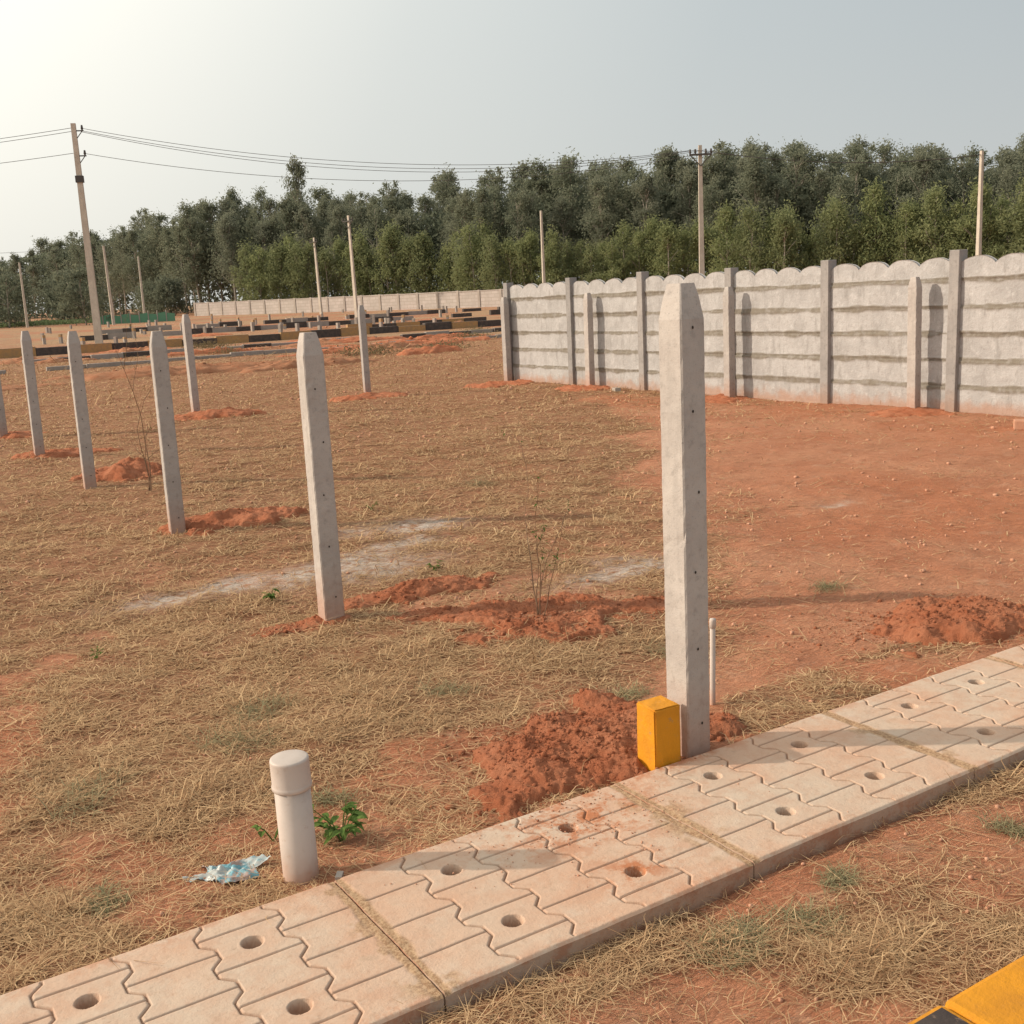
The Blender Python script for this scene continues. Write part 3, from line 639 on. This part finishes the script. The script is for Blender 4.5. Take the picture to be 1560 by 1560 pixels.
# ---------------------------------------------------------------- trees
def leafquads(P,S,shade,r,droop=.3):
    n=len(P)
    a=r.normal(0,1,(n,3));a[:,2]-=droop;a/=np.linalg.norm(a,axis=1)[:,None]
    b=r.normal(0,1,(n,3));b-=a*(a*b).sum(1)[:,None];b/=np.linalg.norm(b,axis=1)[:,None]
    L=S[:,None]*a;Wd=S[:,None]*b*.38
    V=np.stack([P-L*.5,P+Wd*.5,P+L*.6,P-Wd*.5],1).reshape(-1,3)
    i=np.arange(n)*4;F=np.stack([i,i+1,i+2,i+3],1)
    return V,F,np.repeat(shade,4)
def treemesh(kind,seed):
    r=np.random.RandomState(seed)
    if kind=="tall": Hh=16;base=r.uniform(.22,.38);nc=r.randint(50,64);lf=84;cr0=r.uniform(1.8,2.8);ls=.34
    elif kind=="young": Hh=7;base=.04;nc=54;lf=66;cr0=1.6;ls=.26
    else: Hh=5;base=.12;nc=40;lf=50;cr0=2.6;ls=.4
    lean=r.uniform(-.05,.05,2)
    C=[];RR=[]
    for i in range(nc):
        t=r.rand()**.85;zz=Hh*(base+(1-base)*t*.97)
        if kind=="tall": prof=(math.sin(math.pi*min(1,.18+t*.74))**.7)*(1-.18*t)
        elif kind=="young": prof=(1-t)**.38*(.65+.35*min(1,t*5))
        else: prof=math.sin(math.pi*min(1,.2+t*.75))**.5
        rad_=cr0*prof*r.rand()**.6*r.uniform(.7,1.3);a=r.uniform(0,6.283)
        C.append((math.cos(a)*rad_+lean[0]*zz,math.sin(a)*rad_+lean[1]*zz,zz))
        RR.append(r.uniform(.35,1.15)*(1.15-.45*t) if kind=="tall" else r.uniform(.45,.95)*(.68 if kind=="young" else 1.1))
    C=np.array(C);RR=np.array(RR)
    n=len(C)*lf;ci=np.repeat(np.arange(len(C)),lf)
    q=r.normal(0,.60,(n,3));q[:,2]*=1.2 if kind!="bush" else .8
    P=C[ci]+q*RR[ci][:,None]
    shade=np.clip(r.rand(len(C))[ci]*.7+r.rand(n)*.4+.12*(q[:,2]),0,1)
    V,F,s=leafquads(P,r.uniform(.6,1.25,n)*ls,shade,r,.7)
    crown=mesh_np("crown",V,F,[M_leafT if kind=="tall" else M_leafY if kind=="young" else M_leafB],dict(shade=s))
    b=MB();tr=.15 if kind=="tall" else .08
    b.tube([(lean[0]*z_+ .1*math.sin(z_*.5+seed),lean[1]*z_,z_) for z_ in np.linspace(-.3,Hh*.93,8)],list(np.linspace(tr,.03,8)),7)
    for i in range(0,len(C)-1,2 if kind=="tall" else 3):
        c=C[i];z0=max(Hh*base*.8,c[2]-r.uniform(.8,2.2)*(Hh/16+.3))
        b.tube([(lean[0]*z0,lean[1]*z0,z0),((c[0]+lean[0]*z0)/2,(c[1]+lean[1]*z0)/2,(c[2]+z0)/2+.1),tuple(c)],[tr*.4,tr*.3,.015],5)
    return b.mesh("trunk",[M_bark],True),crown
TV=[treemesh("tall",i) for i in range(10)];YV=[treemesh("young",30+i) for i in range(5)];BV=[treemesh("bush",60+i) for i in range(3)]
def tree(x,y,v,s,sz,rz,name,label,cat,group):
    e=obj(name,None,(x,y,float(gh(x,y))-.1),(0,0,rz),label=label,category=cat,group=group);e.scale=(s,s,sz)
    obj("trunk",v[0],parent=e);obj("crown",v[1],parent=e)
prof_az=[5,8.4,11,14.3,18.9,21,23,24,26,28,32,36,40,44.4,46,48,52,55,60,64]
prof_px=[80,102,124,148,174,170,168,168,172,178,186,194,198,210,198,200,198,194,190,186]
dist_az=[5,10,14,17,20,32,45,57,64];dist_v=[235,215,190,166,158,130,116,110,108]
rr=random.Random(8)
def top(az,D): return 1.5+np.interp(az,prof_az,prof_px)/1712*D*math.cos(rad(az-32))
TG="tall eucalyptus trees of the plantation";TLb="tall grey-green eucalyptus tree in a dense plantation"
for row in range(5):
    n=[52,50,48,42,36][row]
    for i in range(n):
        az=5+59*(i+rr.uniform(-.2,1.2))/n;D=np.interp(az,dist_az,dist_v)+8+row*6+rr.uniform(-3,3)
        x_,y_=D*math.sin(rad(az)),D*math.cos(rad(az));g=float(gh(x_,y_))
        tz=(top(az,D)-g)*rr.choice([.82,.87,.91,.94,.97,1.02])*(.90 if row==0 else 1);s=tz/16
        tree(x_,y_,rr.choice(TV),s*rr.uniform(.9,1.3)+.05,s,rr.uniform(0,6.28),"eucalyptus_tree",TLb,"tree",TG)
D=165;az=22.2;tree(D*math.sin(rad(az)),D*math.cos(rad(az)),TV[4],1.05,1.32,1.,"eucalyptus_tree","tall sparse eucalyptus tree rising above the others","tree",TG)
n=78
for i in range(n):
    az=19+45*(i+rr.uniform(.0,1))/n;D=np.interp(az,dist_az,dist_v)+rr.uniform(-2.5,3.5)
    if az<30: D=max(D,156-(az-20)*1.5)
    x_,y_=D*math.sin(rad(az)),D*math.cos(rad(az))
    s=rr.uniform(.85,1.2)*(1.15 if az<32 else 1.0)*(1.2 if az>50 and rr.random()<.4 else 1)
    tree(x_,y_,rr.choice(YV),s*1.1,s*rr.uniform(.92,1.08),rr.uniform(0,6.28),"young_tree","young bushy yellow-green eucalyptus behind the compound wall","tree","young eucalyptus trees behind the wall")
for i in range(22):
    az=rr.uniform(4,16);D=rr.uniform(125,185);x_,y_=D*math.sin(rad(az)),D*math.cos(rad(az));s=rr.uniform(.6,1.2)
    tree(x_,y_,rr.choice(BV),s,s,rr.uniform(0,6.28),"field_bush","dark spreading bushy tree at the field edge","bush","dark bushes at the field edge")
def scrubmesh(seed):
    r=np.random.RandomState(seed);n=700;P=r.normal(0,1,(n,3))*np.array([.45,.35,.14]);P[:,2]=np.abs(P[:,2])+.02
    V,F,s=leafquads(P,r.uniform(.04,.11,n),r.rand(n),r,-.6);return mesh_np("dry_scrub",V,F,[M_scrub],dict(shade=s))
SV=[scrubmesh(i) for i in range(3)]
for i in range(9):
    d=rr.uniform(32,60);az=rr.uniform(14,31);x_,y_=d*math.sin(rad(az)),d*math.cos(rad(az));s=rr.uniform(.5,1.2)
    o=obj("dry_scrub",SV[i%3],(x_,y_,float(gh(x_,y_))),(0,0,rr.uniform(0,6)),label="low dry brownish scrub clump on open ground",category="scrub",group="dry scrub clumps among the plots");o.scale=(s,s,s*.8)
r=np.random.RandomState(5);n=90000
az=r.uniform(4,65,n);D=np.interp(az,dist_az,dist_v)+r.uniform(10,42,n)
hh=r.rand(n)**.8*np.interp(az,prof_az,prof_px)/1712*D*.76
x_,y_=D*np.sin(np.radians(az)),D*np.cos(np.radians(az))
P=np.stack([x_,y_,gh(x_,y_)+hh],1)
V,F,s=leafquads(P,r.uniform(.6,1.0,n),r.rand(n)*.6,r)
obj("woodland_undergrowth",mesh_np("woodland_undergrowth",V,F,[M_leafB],dict(shade=s)),kind="stuff")
n=14000;az=r.uniform(3,14,n);D=r.uniform(138,158,n);x_,y_=D*np.sin(np.radians(az)),D*np.cos(np.radians(az))
P=np.stack([x_,y_,gh(x_,y_)+r.rand(n)*.5*(.2+fbm(x_*.1,y_*.1,5,3))],1)
V,F,s=leafquads(P,r.uniform(.25,.5,n),r.rand(n),r)
obj("field_crop",mesh_np("field_crop",V,F,[M_leafC],dict(shade=s)),kind="stuff")
# ---------------------------------------------------------------- small plants
def leafblade(b,base,d,L,W,m=0):
    d=Vector(d).normalized();s=d.cross(Vector((0,0,1)));s=s.normalized() if s.length>.01 else Vector((1,0,0))
    P=Vector(base);up=Vector((0,0,1))
    vs=[];f=[]
    for t_,w_ in [(0,.1),(.3,.9),(.6,1),(.85,.5),(1,.03)]:
        c=P+d*L*t_-up*L*.35*t_*t_
        vs+=[c-s*W*w_*.5+up*W*.18*w_,c,c+s*W*w_*.5+up*W*.18*w_]
    for i in range(4):
        for k in range(2): f.append((i*3+k,i*3+k+1,(i+1)*3+k+1,(i+1)*3+k))
    b.add(vs,f,m)
def weed(x,y,s,seed,label,n=8):
    q=random.Random(seed);b=MB()
    for i in range(n):
        a=q.uniform(0,6.28);h=q.uniform(.3,1)*s;ex=Vector((math.cos(a)*h*.7,math.sin(a)*h*.7,h))
        b.tube([(0,0,0),ex*.5+Vector((0,0,h*.15)),ex],[.003*s/.15,.0025*s/.15,.0015*s/.15],5)
        for k in range(q.randint(3,6)):
            a2=a+q.uniform(-1.6,1.6);leafblade(b,ex*q.uniform(.6,1),(math.cos(a2),math.sin(a2),q.uniform(-.1,.7)),s*q.uniform(.25,.5),s*q.uniform(.12,.22))
    me=b.mesh("leafy_weed",[M_leafW]);a_=me.attributes.new("shade",'FLOAT','POINT');a_.data.foreach_set("value",np.random.RandomState(seed).rand(len(me.vertices)).astype(np.float32))
    obj("leafy_weed",me,(x,y,float(gh(x,y))),label=label,category="weed",group="green weeds in the dry ground")
weed(1.08,2.72,.11,1,"leafy green weed growing beside the plastic pipe",12)
weed(.93,2.86,.12,2,"leafy green weed growing beside the plastic pipe",6)
for i,(x,y,s) in enumerate([(1.87,5.39,.09),(2.80,5.31,.07),(3.3,7.2,.06),(.9,5.0,.05)]): weed(x,y,s,10+i,"small green weed in dry grass",6)
def tuft(x,y,s,seed,label="low tuft of grey-green grass on red soil",n=210):
    r=np.random.RandomState(seed)
    a=r.uniform(0,6.283,n);e=r.uniform(.03,.8,n)*r.rand(n)**.6;L=s*r.uniform(.35,1.2,n);ro=s*1.4*r.rand(n)**.8;ra_=r.uniform(0,6.283,n)
    x0=ro*np.cos(ra_);y0=ro*np.sin(ra_)*.6;wd=.0010
    p=np.stack([-np.sin(a),np.cos(a),0*a],1)*wd;D_=np.stack([np.cos(a)*np.cos(e),np.sin(a)*np.cos(e),np.sin(e)],1)
    P=np.stack([x0,y0,0*x0+.003],1);Mi=P+D_*L[:,None]*.6;T=P+D_*L[:,None];T[:,2]=T[:,2]*.75
    V=np.stack([P-p,P+p,Mi+p,Mi-p,T],1).reshape(-1,3);i=np.arange(n)*5
    me=mesh_np("grass_tuft",V,[np.stack([i,i+1,i+2,i+3],1),np.stack([i+3,i+2,i+4],1)],[M_tuft],dict(shade=np.repeat(r.rand(n),5)))
    obj("grass_tuft",me,(x,y,float(gh(x,y))),(0,0,seed*1.3),label=label,category="grass tuft",group="grass tufts on the soil")
for i,(x,y,s) in enumerate([(1.60,1.70,.08),(1.68,1.73,.05),(1.80,1.67,.07),(2.00,1.74,.05),(2.59,1.66,.06),(4.07,3.63,.09),(.45,2.8,.07),(1.1,3.6,.12),(1.25,3.85,.12),(2.9,3.4,.1),(2.45,3.15,.08),(4.5,7.7,.15),(1.15,3.0,.07),(.55,3.5,.12),(1.9,3.6,.1)]): tuft(x,y,s,500+i)
def shrub(x,y,hh,seed,label,nl,nst=7,spread=.22,name="twiggy_shrub",pb=.5,r0=.0032):
    q=random.Random(seed);b=MB();lb=MB()
    def branch(p,d,L,r0,depth):
        n=6;pts=[p];dd=d.copy()
        for k in range(n):
            dd=(dd+Vector((q.gauss(0,.14),q.gauss(0,.14),q.gauss(.03,.1)))).normalized();pts.append(pts[-1]+dd*L/n)
        b.tube(pts,[r0*(1-.7*k/n) for k in range(n+1)],5)
        for k in range(2,n+1):
            if depth<2 and q.random()<pb:
                a=q.uniform(0,6.28);nd=(dd+Vector((math.cos(a),math.sin(a),q.uniform(-.1,.5)))*.8).normalized();branch(pts[k],nd,L*q.uniform(.25,.45),r0*.5,depth+1)
            if depth>0 and q.random()<nl:
                leafblade(lb,pts[k],(q.uniform(-1,1),q.uniform(-1,1),q.uniform(-.4,.6)),q.uniform(.014,.028),q.uniform(.007,.012))
    for i in range(nst):
        a=q.uniform(0,6.28);h=hh*(q.uniform(.45,.9) if i else 1.08)
        branch(Vector((q.gauss(0,.015),q.gauss(0,.015),-.01)),Vector((math.cos(a)*spread/hh,math.sin(a)*spread/hh,1)).normalized(),h,r0,0)
    e=obj(name,None,(x,y,float(gh(x,y))),label=label,category="shrub")
    obj("stem",b.mesh("stem",[M_twig]),parent=e)
    if lb.v:
        me=lb.mesh("foliage",[M_leafW]);me.attributes.new("shade",'FLOAT','POINT');obj("foliage",me,parent=e)
shrub(2.74,4.20,.74,4,"thin twiggy shrub with sparse leaves in a dug pit",.4,5,.22)
shrub(2.30,9.45,1.25,6,"dry twiggy stem beside a fence post",.1,3,.15,"dry_sapling",r0=.005)
n=34;u=np.linspace(-1,1,n);U,Vv=np.meshgrid(u,u,indexing='ij')
z=.03*fbm(U*2.2+3,Vv*2.2,5,3)+.045*np.abs(fbm(U*4,Vv*4,9,3)-.5)
t=NT("wrapper_film");a=t.mix(t.ramp(t.noise(14,3,.6,mp=(1,2.4,1)),.47,.6),(.40,.42,.41),(.14,.32,.38));a=t.mix(t.ramp(t.noise(22,3),.56,.64),a,(.34,.25,.22));t.col(a);t.b.inputs["Roughness"].default_value=.35;t.b.inputs["Specular IOR Level"].default_value=.4
me=mesh_np("plastic_wrapper",np.stack([(U*.085*(1-.25*np.sin(Vv*4))+.012*Vv).ravel(),(Vv*.05*(1+.35*np.sin(U*3))).ravel(),z.ravel()],1),grid_faces(n,n),[t.m],smooth=False)
obj("plastic_wrapper",me,(.755,2.75,float(gh(.755,2.75))-.004),(0,rad(-4),rad(-38)),label="crumpled blue and white plastic wrapper on dry grass",category="litter")
def stone(x,y,s,seed,mat,label,name="loose_brick",cat="brick"):
    b=MB();b.box(-s,s,-s*.5,s*.5,-.01,s*.62);me=b.mesh(name,[mat],bevel=s*.08);obj(name,me,(x,y,float(gh(x,y))),(0,.05,seed),label=label,category=cat)
stone(9.71,6.28,.13,.6,M_clod,"broken orange brick lying near the wall")
stone(9.2,5.75,.12,2.2,M_clod,"broken orange brick lying near the wall")
stone(10.2,13.2,.09,1.2,M_fcol,"small grey concrete chunk beside the wall","concrete_chunk","rubble")
stone(.99,2.53,.018,1.,M_fcol,"tiny broken concrete chunk at the footpath edge","concrete_chunk","rubble")
t=NT("green_net");t.col((.13,.28,.18));M_net=t.m
b=MB()
for i in range(9):
    a0=rad(12.0+i*.42);a1=rad(12.0+(i+1)*.42-.02);D=125
    x0,y0,x1,y1=D*math.sin(a0),D*math.cos(a0),D*math.sin(a1),D*math.cos(a1);g=float(gh(x0,y0))
    b.add([(x0,y0,g),(x1,y1,g),(x1,y1,g+.8+.2*(i%2)),(x0,y0,g+.9)],[(0,1,2,3)],0)
    b.box(x0-.05,x0+.05,y0-.05,y0+.05,g-.2,g+1.2,1)
obj("net_fence",b.mesh("net_fence",[M_net,M_fcol]),label="low green net fence along the far field",category="fence")
